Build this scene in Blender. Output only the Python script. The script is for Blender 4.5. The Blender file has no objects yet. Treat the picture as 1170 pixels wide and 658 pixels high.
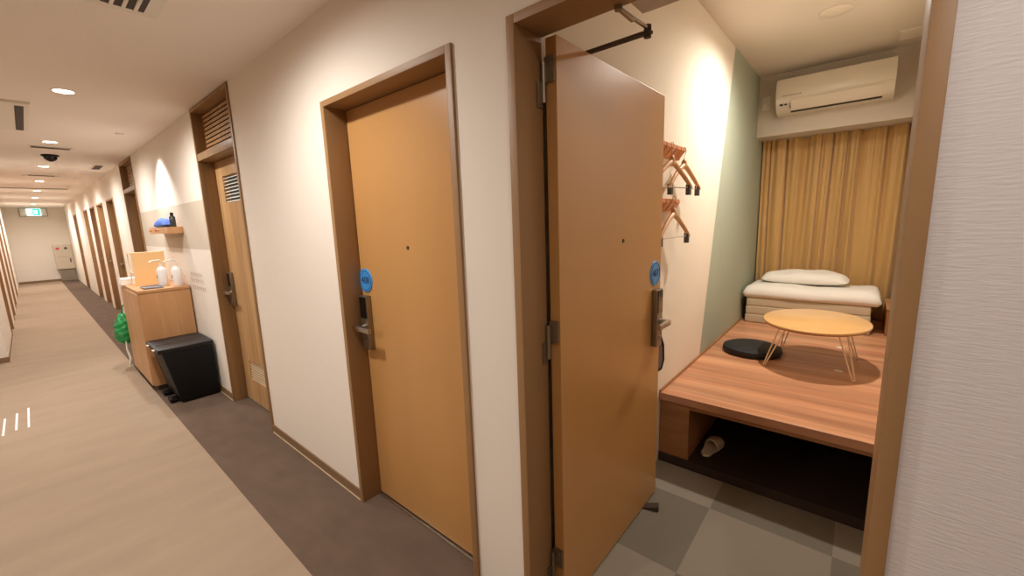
import bpy, bmesh, math, random
from mathutils import Vector, Matrix
random.seed(7)
PI = math.pi
sc = bpy.context.scene
COL = sc.collection

# ------------------------------------------------------------------ materials
def lin(c):
    return tuple(((v/255)/12.92 if v/255 <= .04045 else ((v/255+.055)/1.055)**2.4) for v in c)
MATS = {}
def mat(name, rgb, rough=.5, metal=0, var=None, bump=None, sheen=0, coat=0, emit=None, spec=.5, world=False, alpha=1, trans=0):
    """var=(scale, amount, (sx,sy,sz)) value mottling; bump=(scale, strength, (sx,sy,sz))"""
    if name in MATS: return MATS[name]
    m = bpy.data.materials.new(name); m.use_nodes = True
    N = m.node_tree.nodes; L = m.node_tree.links
    b = N['Principled BSDF']
    c = lin(rgb)
    b.inputs['Base Color'].default_value = (*c, 1)
    b.inputs['Roughness'].default_value = rough
    b.inputs['Metallic'].default_value = metal
    b.inputs['Specular IOR Level'].default_value = spec
    if sheen: b.inputs['Sheen Weight'].default_value = sheen
    if coat: b.inputs['Coat Weight'].default_value = coat; b.inputs['Coat Roughness'].default_value = .15
    if trans: b.inputs['Transmission Weight'].default_value = trans
    if emit:
        b.inputs['Emission Color'].default_value = (*lin(emit[0]), 1); b.inputs['Emission Strength'].default_value = emit[1]
    def vec(st):
        if world: src = N.new('ShaderNodeNewGeometry').outputs['Position']
        else: src = N.new('ShaderNodeTexCoord').outputs['Object']
        mp = N.new('ShaderNodeMapping'); mp.inputs['Scale'].default_value = st
        L.new(src, mp.inputs['Vector']); return mp.outputs['Vector']
    if var:
        n = N.new('ShaderNodeTexNoise'); n.inputs['Scale'].default_value = var[0]; n.inputs['Detail'].default_value = 5
        L.new(vec(var[2] if len(var) > 2 else (1, 1, 1)), n.inputs['Vector'])
        r = N.new('ShaderNodeMapRange'); r.inputs['From Min'].default_value = .3; r.inputs['From Max'].default_value = .7
        r.inputs['To Min'].default_value = 1-var[1]; r.inputs['To Max'].default_value = 1+var[1]
        L.new(n.outputs['Fac'], r.inputs['Value'])
        mx = N.new('ShaderNodeVectorMath'); mx.operation = 'SCALE'; mx.inputs[0].default_value = c
        L.new(r.outputs['Result'], mx.inputs['Scale']); L.new(mx.outputs['Vector'], b.inputs['Base Color'])
    if bump:
        n = N.new('ShaderNodeTexNoise'); n.inputs['Scale'].default_value = bump[0]; n.inputs['Detail'].default_value = 6
        L.new(vec(bump[2] if len(bump) > 2 else (1, 1, 1)), n.inputs['Vector'])
        bp = N.new('ShaderNodeBump'); bp.inputs['Strength'].default_value = bump[1]; bp.inputs['Distance'].default_value = .004
        L.new(n.outputs['Fac'], bp.inputs['Height']); L.new(bp.outputs['Normal'], b.inputs['Normal'])
    MATS[name] = m
    return m

def wood(name, a, b_, scale=6, stretch=(1, 1, .08), rough=.45, world=False, bands=None):
    if name in MATS: return MATS[name]
    m = bpy.data.materials.new(name); m.use_nodes = True
    N = m.node_tree.nodes; L = m.node_tree.links; b = N['Principled BSDF']
    b.inputs['Roughness'].default_value = rough
    if world: src = N.new('ShaderNodeNewGeometry').outputs['Position']
    else: src = N.new('ShaderNodeTexCoord').outputs['Object']
    mp = N.new('ShaderNodeMapping'); mp.inputs['Scale'].default_value = stretch; L.new(src, mp.inputs['Vector'])
    n = N.new('ShaderNodeTexNoise'); n.inputs['Scale'].default_value = scale; n.inputs['Detail'].default_value = 7; n.inputs['Distortion'].default_value = .6
    L.new(mp.outputs['Vector'], n.inputs['Vector'])
    n2 = N.new('ShaderNodeTexNoise'); n2.inputs['Scale'].default_value = scale*9; n2.inputs['Detail'].default_value = 3
    L.new(mp.outputs['Vector'], n2.inputs['Vector'])
    ad = N.new('ShaderNodeMath'); ad.operation = 'MULTIPLY_ADD'; ad.inputs[1].default_value = .35
    L.new(n2.outputs['Fac'], ad.inputs[0]); L.new(n.outputs['Fac'], ad.inputs[2])
    r = N.new('ShaderNodeValToRGB'); r.color_ramp.elements[0].position = .45; r.color_ramp.elements[1].position = .9
    r.color_ramp.elements[0].color = (*lin(a), 1); r.color_ramp.elements[1].color = (*lin(b_), 1)
    L.new(ad.outputs['Value'], r.inputs['Fac']); out = r.outputs['Color']
    if bands:      # joined boards: (axis, width, amount)
        sp = N.new('ShaderNodeSeparateXYZ'); L.new(src, sp.inputs['Vector'])
        dv = N.new('ShaderNodeMath'); dv.operation = 'DIVIDE'; dv.inputs[1].default_value = bands[1]; L.new(sp.outputs[bands[0]], dv.inputs[0])
        fl = N.new('ShaderNodeMath'); fl.operation = 'FLOOR'; L.new(dv.outputs[0], fl.inputs[0])
        wn = N.new('ShaderNodeTexWhiteNoise'); wn.noise_dimensions = '1D'; L.new(fl.outputs[0], wn.inputs['W'])
        mr = N.new('ShaderNodeMapRange'); mr.inputs['To Min'].default_value = 1-bands[2]; mr.inputs['To Max'].default_value = 1+bands[2]*.5
        L.new(wn.outputs['Value'], mr.inputs['Value'])
        vm = N.new('ShaderNodeVectorMath'); vm.operation = 'SCALE'; L.new(out, vm.inputs[0]); L.new(mr.outputs['Result'], vm.inputs['Scale'])
        out = vm.outputs['Vector']
    L.new(out, b.inputs['Base Color'])
    MATS[name] = m
    return m

def region_mat(name, rgb, rgb2, cond, bump, rough=.85, var=.03):
    """painted wall whose second paint fills a region in world space: cond = list of (nx,ny,nz,d): inside where n.p > d for all"""
    m = mat(name, rgb, rough, var=None, bump=bump, world=True)
    N = m.node_tree.nodes; L = m.node_tree.links; b = N['Principled BSDF']
    g = N.new('ShaderNodeNewGeometry'); prev = None
    for nx, ny, nz, d in cond:
        dt = N.new('ShaderNodeVectorMath'); dt.operation = 'DOT_PRODUCT'; dt.inputs[1].default_value = (nx, ny, nz)
        L.new(g.outputs['Position'], dt.inputs[0])
        gt = N.new('ShaderNodeMath'); gt.operation = 'GREATER_THAN'; gt.inputs[1].default_value = d
        L.new(dt.outputs['Value'], gt.inputs[0])
        if prev:
            ml = N.new('ShaderNodeMath'); ml.operation = 'MULTIPLY'; L.new(prev, ml.inputs[0]); L.new(gt.outputs[0], ml.inputs[1]); prev = ml.outputs[0]
        else: prev = gt.outputs[0]
    mx = N.new('ShaderNodeMix'); mx.data_type = 'RGBA'
    mx.inputs[6].default_value = (*lin(rgb), 1); mx.inputs[7].default_value = (*lin(rgb2), 1)
    L.new(prev, mx.inputs[0]); L.new(mx.outputs[2], b.inputs['Base Color'])
    return m

WALLC = (226, 216, 203)
M_wall = region_mat('wallpaper_band', WALLC, (196, 183, 165), [(0, 0, 1, 1.34), (0, 0, -1, -1.76), (0, 1, 0, 4.16), (0, -1, 0, -7.05)], (16, .4, (1, 1, 1)))
M_wallp = mat('wallpaper_plain', WALLC, .85, bump=(26, .3), world=True)
M_wallr = mat('wallpaper_woven_dim', (214, 207, 204), .85, bump=(90, .3, (1, .3, 2.6)), world=True)  # woven bump is real; greyer, cooler tone paints the dimmer light here
M_green = region_mat('wallpaper_accent', (228, 219, 204), (164, 172, 154), [(1, 0, -.2714, 3.162-.2714*.51)], (30, .25))
M_ceil = mat('ceiling_paint', (240, 232, 224), .9, bump=(90, .15), world=True)
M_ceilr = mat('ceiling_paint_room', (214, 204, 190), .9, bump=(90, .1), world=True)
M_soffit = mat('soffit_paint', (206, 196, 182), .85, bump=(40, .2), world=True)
M_carpet = mat('beige_carpet', (160, 140, 119), .95, var=(5, .06, (.35, 1.3, 1)), bump=(320, .5), world=True, spec=.1)
M_carpet2 = mat('dark_carpet', (103, 86, 73), .95, var=(9, .1, (1, .5, 1)), bump=(300, .5), world=True, spec=.1)
M_door = mat('tan_laminate', (186, 138, 82), .33, var=(3, .03, (1, 1, .3)), bump=(200, .04))
M_frame = mat('brown_steel', (150, 114, 74), .5, var=(5, .03))
M_base = mat('brown_skirting', (128, 100, 70), .5)
M_strip = mat('pale_bead', (196, 172, 138), .5)
M_oak = wood('oak_veneer', (156, 118, 76), (196, 156, 108), 5, (2.5, 2.5, .12))
M_oakf = wood('oak_frame', (126, 94, 58), (156, 120, 78), 6, (3, 3, .1))
M_plat = wood('platform_board', (178, 118, 86), (222, 168, 128), 3.0, (4.2, .18, 1), .34, bands=(0, .085, .2))
M_platf = wood('platform_panel', (140, 92, 52), (170, 116, 70), 4, (.3, .3, 3), .45)
M_count = wood('counter_board', (178, 130, 86), (202, 154, 106), 4, (2, 2, .15), .4)
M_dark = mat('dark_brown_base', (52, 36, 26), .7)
M_steel = mat('satin_steel', (176, 170, 160), .32, 1)
M_bronze = mat('lock_metal', (150, 138, 120), .38, .9)
M_black = mat('black_plastic', (12, 12, 12), .55, spec=.25)
M_blackfab = mat('black_leatherette', (24, 27, 30), .6, bump=(60, .2))
M_glossk = mat('black_glass', (10, 10, 11), .15)
M_white = mat('white_plastic', (226, 220, 208), .35)
M_acw = mat('warm_white_plastic', (222, 212, 196), .32, coat=.3)
M_lino = mat('white_linen', (240, 236, 228), .85, bump=(14, .5), sheen=.2)
M_matt = mat('beige_ticking', (196, 180, 154), .85, bump=(120, .3))
M_gold = mat('gold_satin', (198, 158, 98), .38, var=(3, .06, (1, 1, .2)), sheen=.35)
M_ply = mat('birch_top', (222, 176, 116), .35, var=(6, .05, (1, .3, 1)), coat=.3)
M_plye = mat('ply_edge', (150, 108, 66), .5)
M_peg = wood('cherry_peg', (186, 112, 66), (216, 148, 98), 8, (1, 1, 1), .45)
M_hang = wood('beech_hanger', (200, 148, 98), (222, 176, 126), 8, (.4, 2, 2), .4)
M_blue = mat('blue_placard', (62, 140, 206), .35)
M_bluedk = mat('placard_ink', (24, 52, 92), .5)
M_greenbag = mat('green_film', (28, 142, 74), .3, var=(18, .25), bump=(25, .9))
M_bluecl = mat('blue_cloth', (66, 98, 176), .8, var=(30, .25), bump=(30, .8))
M_paper = mat('white_paper', (236, 234, 226), .7)
M_orange = mat('amber_board', (244, 204, 146), .6)
M_grey = mat('grey_tray', (120, 122, 128), .4)
M_vent = mat('vent_dark', (70, 62, 55), .7)
M_red = mat('red_lamp', (216, 34, 52), .3)
M_hyd = mat('cabinet_paint', (198, 184, 164), .45)
M_ink = mat('brown_ink', (176, 150, 126), .7)
M_lens = mat('lamp_lens', (255, 250, 240), .5, emit=((255, 238, 214), 9))
M_exit1 = mat('exit_white', (200, 255, 245), .5, emit=((205, 255, 244), 1.4))
M_exit2 = mat('exit_green', (30, 190, 150), .5, emit=((40, 205, 165), .8))
M_rub = mat('brown_rubber', (66, 52, 40), .7)
M_slip = mat('cream_slipper', (226, 208, 180), .8, bump=(80, .3))
M_shoe = mat('dark_shoe', (40, 34, 32), .35)
M_glassb = mat('smoked_dome', (16, 16, 18), .1)
M_floor_mark = mat('white_floor_mark', (244, 240, 232), .6)
M_wire = mat('cream_wire', (232, 214, 184), .4)

# room floor: checkered carpet tiles half a metre square
M_tile = mat('carpet_tiles', (120, 112, 96), .95, bump=(260, .5), world=True, spec=.1)
def _tile():
    N = M_tile.node_tree.nodes; L = M_tile.node_tree.links
    g = N.new('ShaderNodeNewGeometry'); mp = N.new('ShaderNodeMapping'); mp.inputs['Location'].default_value = (-3.16, .02, .3); mp.inputs['Scale'].default_value = (2, 2, 0)
    L.new(g.outputs['Position'], mp.inputs['Vector'])
    ck = N.new('ShaderNodeTexChecker'); ck.inputs['Scale'].default_value = 1
    ck.inputs['Color1'].default_value = (*lin((120, 114, 102)), 1); ck.inputs['Color2'].default_value = (*lin((144, 137, 124)), 1)
    L.new(mp.outputs['Vector'], ck.inputs['Vector']); L.new(ck.outputs['Color'], N['Principled BSDF'].inputs['Base Color'])
_tile()

# ------------------------------------------------------------------ mesh helpers
WLOC = {}
class MB:
    def __init__(s): s.bm = bmesh.new()
    def box(s, x0, x1, y0, y1, z0, z1, bev=0, seg=2, shear=None):
        r = bmesh.ops.create_cube(s.bm, size=1); vs = r['verts']
        for v in vs:
            v.co = Vector(((x0+x1)/2+v.co.x*(x1-x0), (y0+y1)/2+v.co.y*(y1-y0), (z0+z1)/2+v.co.z*(z1-z0)))
        if shear:
            for v in vs: v.co = Vector(shear(v.co))
        if bev:
            es = list({e for v in vs for e in v.link_edges})
            bmesh.ops.bevel(s.bm, geom=es, offset=bev, segments=seg, affect='EDGES', profile=.6)
        return s
    def cone(s, p0, p1, r0, r1=None, seg=20, caps=True):
        p0, p1 = Vector(p0), Vector(p1); r1 = r0 if r1 is None else r1
        d = (p1-p0).normalized(); a = d.orthogonal().normalized(); b = d.cross(a)
        A = [s.bm.verts.new(p0+(a*math.cos(t)+b*math.sin(t))*r0) for t in [2*PI*i/seg for i in range(seg)]]
        B = [s.bm.verts.new(p1+(a*math.cos(t)+b*math.sin(t))*r1) for t in [2*PI*i/seg for i in range(seg)]]
        for i in range(seg): s.bm.faces.new((A[i], A[(i+1) % seg], B[(i+1) % seg], B[i]))
        if caps: s.bm.faces.new(A[::-1]); s.bm.faces.new(B)
        return s
    def tube(s, pts, r, seg=10, closed=False):
        pts = [Vector(p) for p in pts]; n = len(pts); rings = []
        up = None
        for i, p in enumerate(pts):
            q0 = pts[(i-1) % n] if (closed or i) else p
            q1 = pts[(i+1) % n] if (closed or i < n-1) else p
            d = (q1-q0).normalized()
            a = d.orthogonal().normalized() if up is None else (up-d*up.dot(d)).normalized()
            up = a; b = d.cross(a)
            rr = r[i] if isinstance(r, (list, tuple)) else r
            rings.append([s.bm.verts.new(p+(a*math.cos(2*PI*k/seg)+b*math.sin(2*PI*k/seg))*rr) for k in range(seg)])
        m = n if closed else n-1
        for i in range(m):
            A, B = rings[i], rings[(i+1) % n]
            for k in range(seg): s.bm.faces.new((A[k], A[(k+1) % seg], B[(k+1) % seg], B[k]))
        if not closed: s.bm.faces.new(rings[0][::-1]); s.bm.faces.new(rings[-1])
        return s
    def lathe(s, prof, c=(0, 0, 0), axis='z', seg=28, sx=1, sy=1):
        rings = []
        for r, h in prof:
            ring = []
            for k in range(seg):
                t = 2*PI*k/seg; a, b = r*math.cos(t)*sx, r*math.sin(t)*sy
                p = {'z': (a, b, h), 'x': (h, a, b), 'y': (a, h, b)}[axis]
                ring.append(s.bm.verts.new(Vector(c)+Vector(p)))
            rings.append(ring)
        for A, B in zip(rings, rings[1:]):
            for k in range(seg): s.bm.faces.new((A[k], A[(k+1) % seg], B[(k+1) % seg], B[k]))
        s.bm.faces.new(rings[0][::-1]); s.bm.faces.new(rings[-1])
        return s
    def prism(s, poly, d0, d1, axis='y', bev=0):
        """poly in the plane of the other two axes, in xyz order, extruded along axis"""
        def P(a, b, d): return {'x': (d, a, b), 'y': (a, d, b), 'z': (a, b, d)}[axis]
        A = [s.bm.verts.new(P(a, b, d0)) for a, b in poly]; B = [s.bm.verts.new(P(a, b, d1)) for a, b in poly]
        n = len(poly)
        fs = [s.bm.faces.new((A[i], A[(i+1) % n], B[(i+1) % n], B[i])) for i in range(n)]
        fs += [s.bm.faces.new(A[::-1]), s.bm.faces.new(B)]
        if bev: bmesh.ops.bevel(s.bm, geom=list({e for f in fs for e in f.edges}), offset=bev, segments=2, affect='EDGES', profile=.6)
        return s
    def pillow(s, x0, x1, y0, y1, z0, z1, n=18, pw=2.6, noise=.0, flat=.35):
        """soft rectangular cushion"""
        cx, cy, hx, hy = (x0+x1)/2, (y0+y1)/2, (x1-x0)/2, (y1-y0)/2
        zm = z0+(z1-z0)*flat
        T, Bv = [], []
        for i in range(n+1):
            rt, rb = [], []
            for j in range(n+1):
                u, w = -1+2*i/n, -1+2*j/n
                k = max(0, (1-abs(u)**pw))*max(0, (1-abs(w)**pw)); k = k**.45
                wob = noise*(math.sin(u*5.1+w*3.3)+math.sin(w*7.7-u*2.1)+math.sin(u*9+w*8)) * k
                px = cx+hx*u*(1-.05*abs(w)**4); py = cy+hy*w*(1-.05*abs(u)**4)
                rt.append(s.bm.verts.new((px, py, zm+(z1-zm)*k+wob)))
                rb.append(s.bm.verts.new((px, py, zm-(zm-z0)*k)) if 0 < i < n and 0 < j < n else rt[-1])
            T.append(rt); Bv.append(rb)
        for i in range(n):
            for j in range(n):
                s.bm.faces.new((T[i][j], T[i+1][j], T[i+1][j+1], T[i][j+1]))
                q = (Bv[i][j], Bv[i][j+1], Bv[i+1][j+1], Bv[i+1][j])
                try: s.bm.faces.new(q)
                except ValueError: pass
        return s
    def build(s, name, m, parent=None, smooth=False, angle=40):
        me = bpy.data.meshes.new(name)
        bmesh.ops.recalc_face_normals(s.bm, faces=s.bm.faces)
        if smooth:
            for f in s.bm.faces: f.smooth = True
            for e in s.bm.edges:
                if len(e.link_faces) == 2 and e.calc_face_angle(0) > math.radians(angle): e.smooth = False
        off = WLOC.get(parent.name, Vector()) if parent else Vector()
        if off.length: bmesh.ops.translate(s.bm, verts=s.bm.verts, vec=-off)
        s.bm.to_mesh(me); s.bm.free()
        for q in (m if isinstance(m, (list, tuple)) else [m]): me.materials.append(q)
        o = bpy.data.objects.new(name, me); COL.objects.link(o)
        if parent: o.parent = parent; WLOC[o.name] = off
        else: WLOC[o.name] = Vector()
        return o

def tag(o, label=None, cat=None, group=None, kind=None):
    if label: o['label'] = label
    if cat: o['category'] = cat
    if group: o['group'] = group
    if kind: o['kind'] = kind
    return o
def thing(name, label, cat, loc=(0, 0, 0), group=None, kind=None):
    o = bpy.data.objects.new(name, None); o.empty_display_size = .1
    COL.objects.link(o); o.location = loc; WLOC[o.name] = Vector(loc)
    return tag(o, label, cat, group, kind)
def copy_tree(o, loc=None, rz=None, label=None, parent=None):
    c = o.copy(); COL.objects.link(c)
    if parent: c.parent = parent
    if loc is not None: c.location = loc
    if rz is not None: c.rotation_euler = (0, 0, rz)
    if label: c['label'] = label
    for ch in list(o.children): copy_tree(ch, parent=c)
    return c
def text(name, body, size, m, parent, loc, rot, ext=.0006):
    cu = bpy.data.curves.new(name, 'FONT'); cu.body = body; cu.size = size; cu.align_x = 'CENTER'; cu.align_y = 'CENTER'; cu.extrude = ext
    cu.materials.append(m)
    o = bpy.data.objects.new(name, cu); COL.objects.link(o); o.parent = parent
    o.location = Vector(loc)-WLOC.get(parent.name, Vector()); o.rotation_euler = rot
    return o
def struct(mb, name, m, label=None, cat=None):
    o = mb.build(name, m); o['kind'] = 'structure'
    if label: o['label'] = label; o['category'] = cat
    return o

# ------------------------------------------------------------------ setting
ZC, ZR = 2.46, 2.768            # corridor and room ceilings
XW = 1.0                        # corridor face of the wall with the doors
YE = 20.8                       # end of the corridor
struct(MB().box(-3.3, .597, -1.9, YE+.1, -.1, 0), 'floor', M_carpet, 'beige carpet of the corridor and hall', 'floor')
struct(MB().box(.597, 1.10, -1.9, YE+.1, -.1, 0), 'floor_edge', M_carpet2, 'dark brown carpet border along the doors', 'floor')
struct(MB().box(1.10, 5.3, -.33, .90, -.1, 0), 'floor_room', M_tile, 'grey checkered carpet tiles inside the small room', 'floor')
struct(MB().box(-3.3, 1.12, -1.9, YE+.1, ZC, ZC+.1), 'ceiling', M_ceil, 'pale corridor ceiling', 'ceiling')
struct(MB().box(1.12, 5.3, -.33, .90, ZR, ZR+.1), 'ceiling_room', M_ceilr, 'ceiling of the small room', 'ceiling')

D1 = (-.0855, .8375); D2 = (1.078, 2.001); D3 = (3.235, 4.163); D4 = (7.06, 7.988)
NARROW = [9.56, 11.0, 12.33, 13.78, 16.87]; NW = .84
ZT = 2.081
segs = [(D1[1], D2[0]), (D2[1], D3[0]), (D3[1], D4[0])]
mb = MB()
for a, b in segs: mb.box(XW, XW+.15, a, b, 0, ZC)
mb.box(XW, XW+.12, D1[0], D1[1], ZT, ZC); mb.box(XW, XW+.15, D2[0], D2[1], ZT, ZC)
y = D4[1]
for c in NARROW:
    mb.box(XW, XW+.15, y, c-NW/2, 0, ZC); mb.box(XW, XW+.15, c-NW/2, c+NW/2, ZT, ZC); y = c+NW/2
mb.box(XW, XW+.15, y, YE+.1, 0, ZC)
struct(mb, 'wall_right', M_wall, 'cream papered corridor wall with the row of doors', 'wall')
struct(MB().box(XW, XW+.15, -1.9, D1[0], 0, ZC), 'wall_near', M_wallr, 'woven pale wallpaper beside the open door', 'wall')
struct(MB().box(-.34, 1.15, YE, YE+.1, 0, ZC), 'wall_end', M_wallp, 'pale wall closing the far end of the corridor', 'wall')
LD = [10.3, 12.2, 14.2, 16.6]
mb = MB(); y = 7.88
for c in LD:
    mb.box(-.49, -.34, y, c-NW/2, 0, ZC); mb.box(-.49, -.34, c-NW/2, c+NW/2, ZT, ZC); y = c+NW/2
mb.box(-.49, -.34, y, YE, 0, ZC)
struct(mb, 'wall_left', M_wallp, 'pale corridor wall opposite the doors', 'wall')
struct(MB().box(-3.3, -.49, 7.88, 8.03, 0, ZC), 'wall_hall_far', M_wallp, 'pale wall end at the far side of the hall', 'wall')
struct(MB().box(-3.4, -3.3, -1.9, 7.88, 0, ZC), 'wall_hall_left', M_wallp)
struct(MB().box(-3.3, 1.15, -2.0, -1.9, 0, ZC), 'wall_hall_back', M_wallp)
# room shell
YL, YRr, XB = .8635, -.275, 5.2
struct(MB().box(1.15, XB, YL, YL+.1, 0, ZR), 'wall_room_left', M_green, 'room side wall, cream with a slanted grey green panel', 'wall')
struct(MB().box(1.15, XB, YRr-.06, YRr, 0, ZR), 'wall_room_right', M_wallp, 'cream side wall on the bed cabinet side', 'wall')
struct(MB().box(XB, XB+.1, YRr-.06, YL+.1, 0, ZR), 'wall_room_back', M_wallp)
struct(MB().box(4.777, XB, YRr, YL, 2.217, ZR), 'wall_soffit', M_soffit, 'boxed beam above the curtain carrying the air conditioner', 'beam')
struct(MB().box(1.12, 1.206, YRr, .516, 2.056, ZR), 'trim_1', M_soffit, 'painted beam over the inside of the open door', 'beam')
struct(MB().box(1.12, 1.16, .516, YL, 2.09, ZR), 'trim_2', M_wallp)
# skirtings, with a pale bead along the floor
def skirting(name, runs, face=XW, sgn=-1, lab=None):
    mb = MB()
    for a, b in runs: mb.box(*(sorted((face, face+sgn*.008))), a, b, .007, .062)
    o = struct(mb, name, M_base, lab, 'skirting board' if lab else None)
    mb = MB()
    for a, b in runs: mb.box(*(sorted((face, face+sgn*.012))), a, b, 0, .007)
    mb.build('bead', M_strip, o)
skirting('baseboard_right', [(D2[1], D3[0]), (D3[1], 5.0), (6.1, D4[0]), (D1[1], D2[0])], lab='brown skirting between the corridor doors')
skirting('baseboard_near', [(-1.9, D1[0])])
skirting('baseboard_left', [(7.88, LD[0]-NW/2)], -.34, 1)
o = MB().box(-3.3, -.332, 7.868, 7.88, .005, .062).build('baseboard_hall', M_base); tag(o, kind='structure', label='brown skirting at the corner of the hall wall', cat='skirting board')
o = MB().box(-.34, 1, YE-.012, YE, 0, .07).build('baseboard_end', M_base); tag(o, kind='structure', label='brown skirting across the corridor end', cat='skirting board')

# ------------------------------------------------------------------ doors
FW = .03
def door_frame(mb, w, zt, d=.125, proud=.01):
    h = w/2
    mb.box(-proud, d, -h, -h+FW, 0, zt, .0025); mb.box(-proud, d, h-FW, h, 0, zt, .0025); mb.box(-proud, d-.001, -h+FW, h-FW, zt-.027, zt, .0025)
    return mb
def lockset(parent, T):
    """T maps (along, out, up) to the parent's world frame; 'along' points to the hinge"""
    def bx(m, a0, a1, o0, o1, z0, z1, bev=.002):
        p, q = T(a0, o0, z0), T(a1, o1, z1)
        m.box(min(p[0], q[0]), max(p[0], q[0]), min(p[1], q[1]), max(p[1], q[1]), z0, z1, bev)
    m = MB(); bx(m, -.033, .033, 0, .03, .86, 1.145, .004)
    lk = m.build('lock_case', M_bronze, parent, True)
    m = MB(); bx(m, -.026, .03, .03, .033, 1.03, 1.14, .001); m.build('card_reader', M_glossk, lk)
    m = MB(); m.tube([T(0, .03, .985), T(0, .075, .985)], .013, 14); bx(m, -.012, .115, .062, .08, .972, .998, .004)
    tag(m.build('lever_handle', M_steel, lk, True), 'bright metal lever')
    m = MB(); m.cone(T(0, .03, .905), T(0, .034, .905), .011, .01, 16); m.build('thumb_turn', M_steel, lk, True)
    return lk
def placard(parent, T, num, rot):
    m = MB(); m.cone(T(0, 0, 1.222), T(0, .004, 1.222), .062, .06, 36)
    pl = tag(m.build('number_sign', M_blue, parent, True), 'round blue room number sign')
    text('number_lettering', num, .05, M_bluedk, pl, T(0, .0046, 1.222), rot)
    m = MB(); m.tube([Vector(T(math.cos(t)*.05, .0045, 1.222+math.sin(t)*.05)) for t in [i*2*PI/40 for i in range(40)]], .0012, 6, True)
    m.build('ring', M_bluedk, pl)

# the closed tan door (prototype, built where it stands)
def flush_door(name, label, yc, w=.923):
    r = thing(name, label, 'door', (XW, yc, 0), kind='structure')
    mb = door_frame(MB(), w, ZT)
    bmesh.ops.translate(mb.bm, verts=mb.bm.verts, vec=(XW, yc, 0)); mb.build('door_frame', M_frame, r, True)
    lf = MB().box(XW+.10, XW+.14, yc-w/2+FW+.003, yc+w/2-FW-.003, .012, ZT-.03, .0015).build('door_leaf', M_door, r)
    MB().box(XW+.085, XW+.145, yc-w/2+FW, yc+w/2-FW, 0, .007, .002).build('threshold', M_steel, r)
    return r
d = flush_door('door_2', 'closed tan door between the oak door and the open door', (D2[0]+D2[1])/2)
def T2(a, o, z): return (XW+.10-o, D2[1]-.076-a, z)
lockset(d, T2)
placard(d, T2, '408', (PI/2, 0, -PI/2))
MB().cone((XW+.097, 1.545, 1.395), (XW+.101, 1.545, 1.395), .008, .009, 16).build('peephole', M_rub, d, True)

# the open door
d = thing('door_1', 'tan door standing open into the small room', 'door', (XW, (D1[0]+D1[1])/2, 0), kind='structure')
mb = door_frame(MB(), D1[1]-D1[0], ZT)
bmesh.ops.translate(mb.bm, verts=mb.bm.verts, vec=(XW, (D1[0]+D1[1])/2, 0)); mb.build('door_frame', M_frame, d, True)
XH, XF, YD = 1.130, 2.036, .757
lf = MB().box(XH, XF, YD, YD+.04, .010, 2.052, .0015).build('door_leaf', M_door, d)
def T1(a, o, z): return (XF-.075-a, YD-o, z)
lockset(d, T1); placard(d, T1, '407', (PI/2, 0, 0))
MB().cone((1.606, YD+.001, 1.40), (1.606, YD-.003, 1.40), .009, .008, 16).build('peephole', M_rub, d, True)
for z in (1.92, 1.08, .20):
    m = MB().cone((1.119, YD+.042, z-.06), (1.119, YD+.042, z+.06), .0085, seg=14)
    m.box(1.122, 1.1315, YD+.004, YD+.040, z-.0, z+.075).box(1.092, 1.12, .8025, .8075, z-.075, z+.0)
    for dz in (.02, .055):
        m.cone((1.1225, YD+.015, z+dz), (1.1205, YD+.015, z+dz), .004, seg=8).cone((1.1225, YD+.03, z+dz), (1.1205, YD+.03, z+dz), .004, seg=8)
    m.build('hinge', M_bronze, d, True)
m = MB().box(1.24, 1.44, YD+.041, YD+.085, 1.985, 2.045, .004)
cl = m.build('closer', M_bronze, d, True)
E1, E2, E3 = Vector((1.36, YD+.06, 2.066)), Vector((1.284, .534, 2.036)), Vector((1.112, .543, 2.048))
def flatbar(m, a, b, w, t):
    dv = (b-a).normalized(); sd = dv.cross(Vector((0, 0, 1))).normalized()*w/2; up = Vector((0, 0, t/2))
    A = [m.bm.verts.new(p) for p in (a+sd+up, a-sd+up, a-sd-up, a+sd-up)]; B = [m.bm.verts.new(p) for p in (b+sd+up, b-sd+up, b-sd-up, b+sd-up)]
    for i in range(4): m.bm.faces.new((A[i], A[(i+1) % 4], B[(i+1) % 4], B[i]))
    m.bm.faces.new(A[::-1]); m.bm.faces.new(B)
m = MB(); flatbar(m, E1, E2+Vector((0, -.01, 0)), .02, .009); m.cone(E2-Vector((0, 0, .014)), E2+Vector((0, 0, .02)), .011, seg=14)
m.cone((1.36, YD+.06, 2.04), (1.36, YD+.06, 2.07), .012, seg=14)
m.build('closer_arm', M_rub, cl, True)
m = MB(); m.tube([E2+Vector((0, 0, .012)), E2*.45+E3*.55+Vector((0, 0, .005)), E3], .0055, 8); m.tube([E2*.45+E3*.55, E3], .0075, 10); m.cone(E3-Vector((0, 0, .006)), E3+Vector((0, 0, .007)), .011, seg=14)
m.build('closer_link', M_bronze, cl, True)

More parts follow.
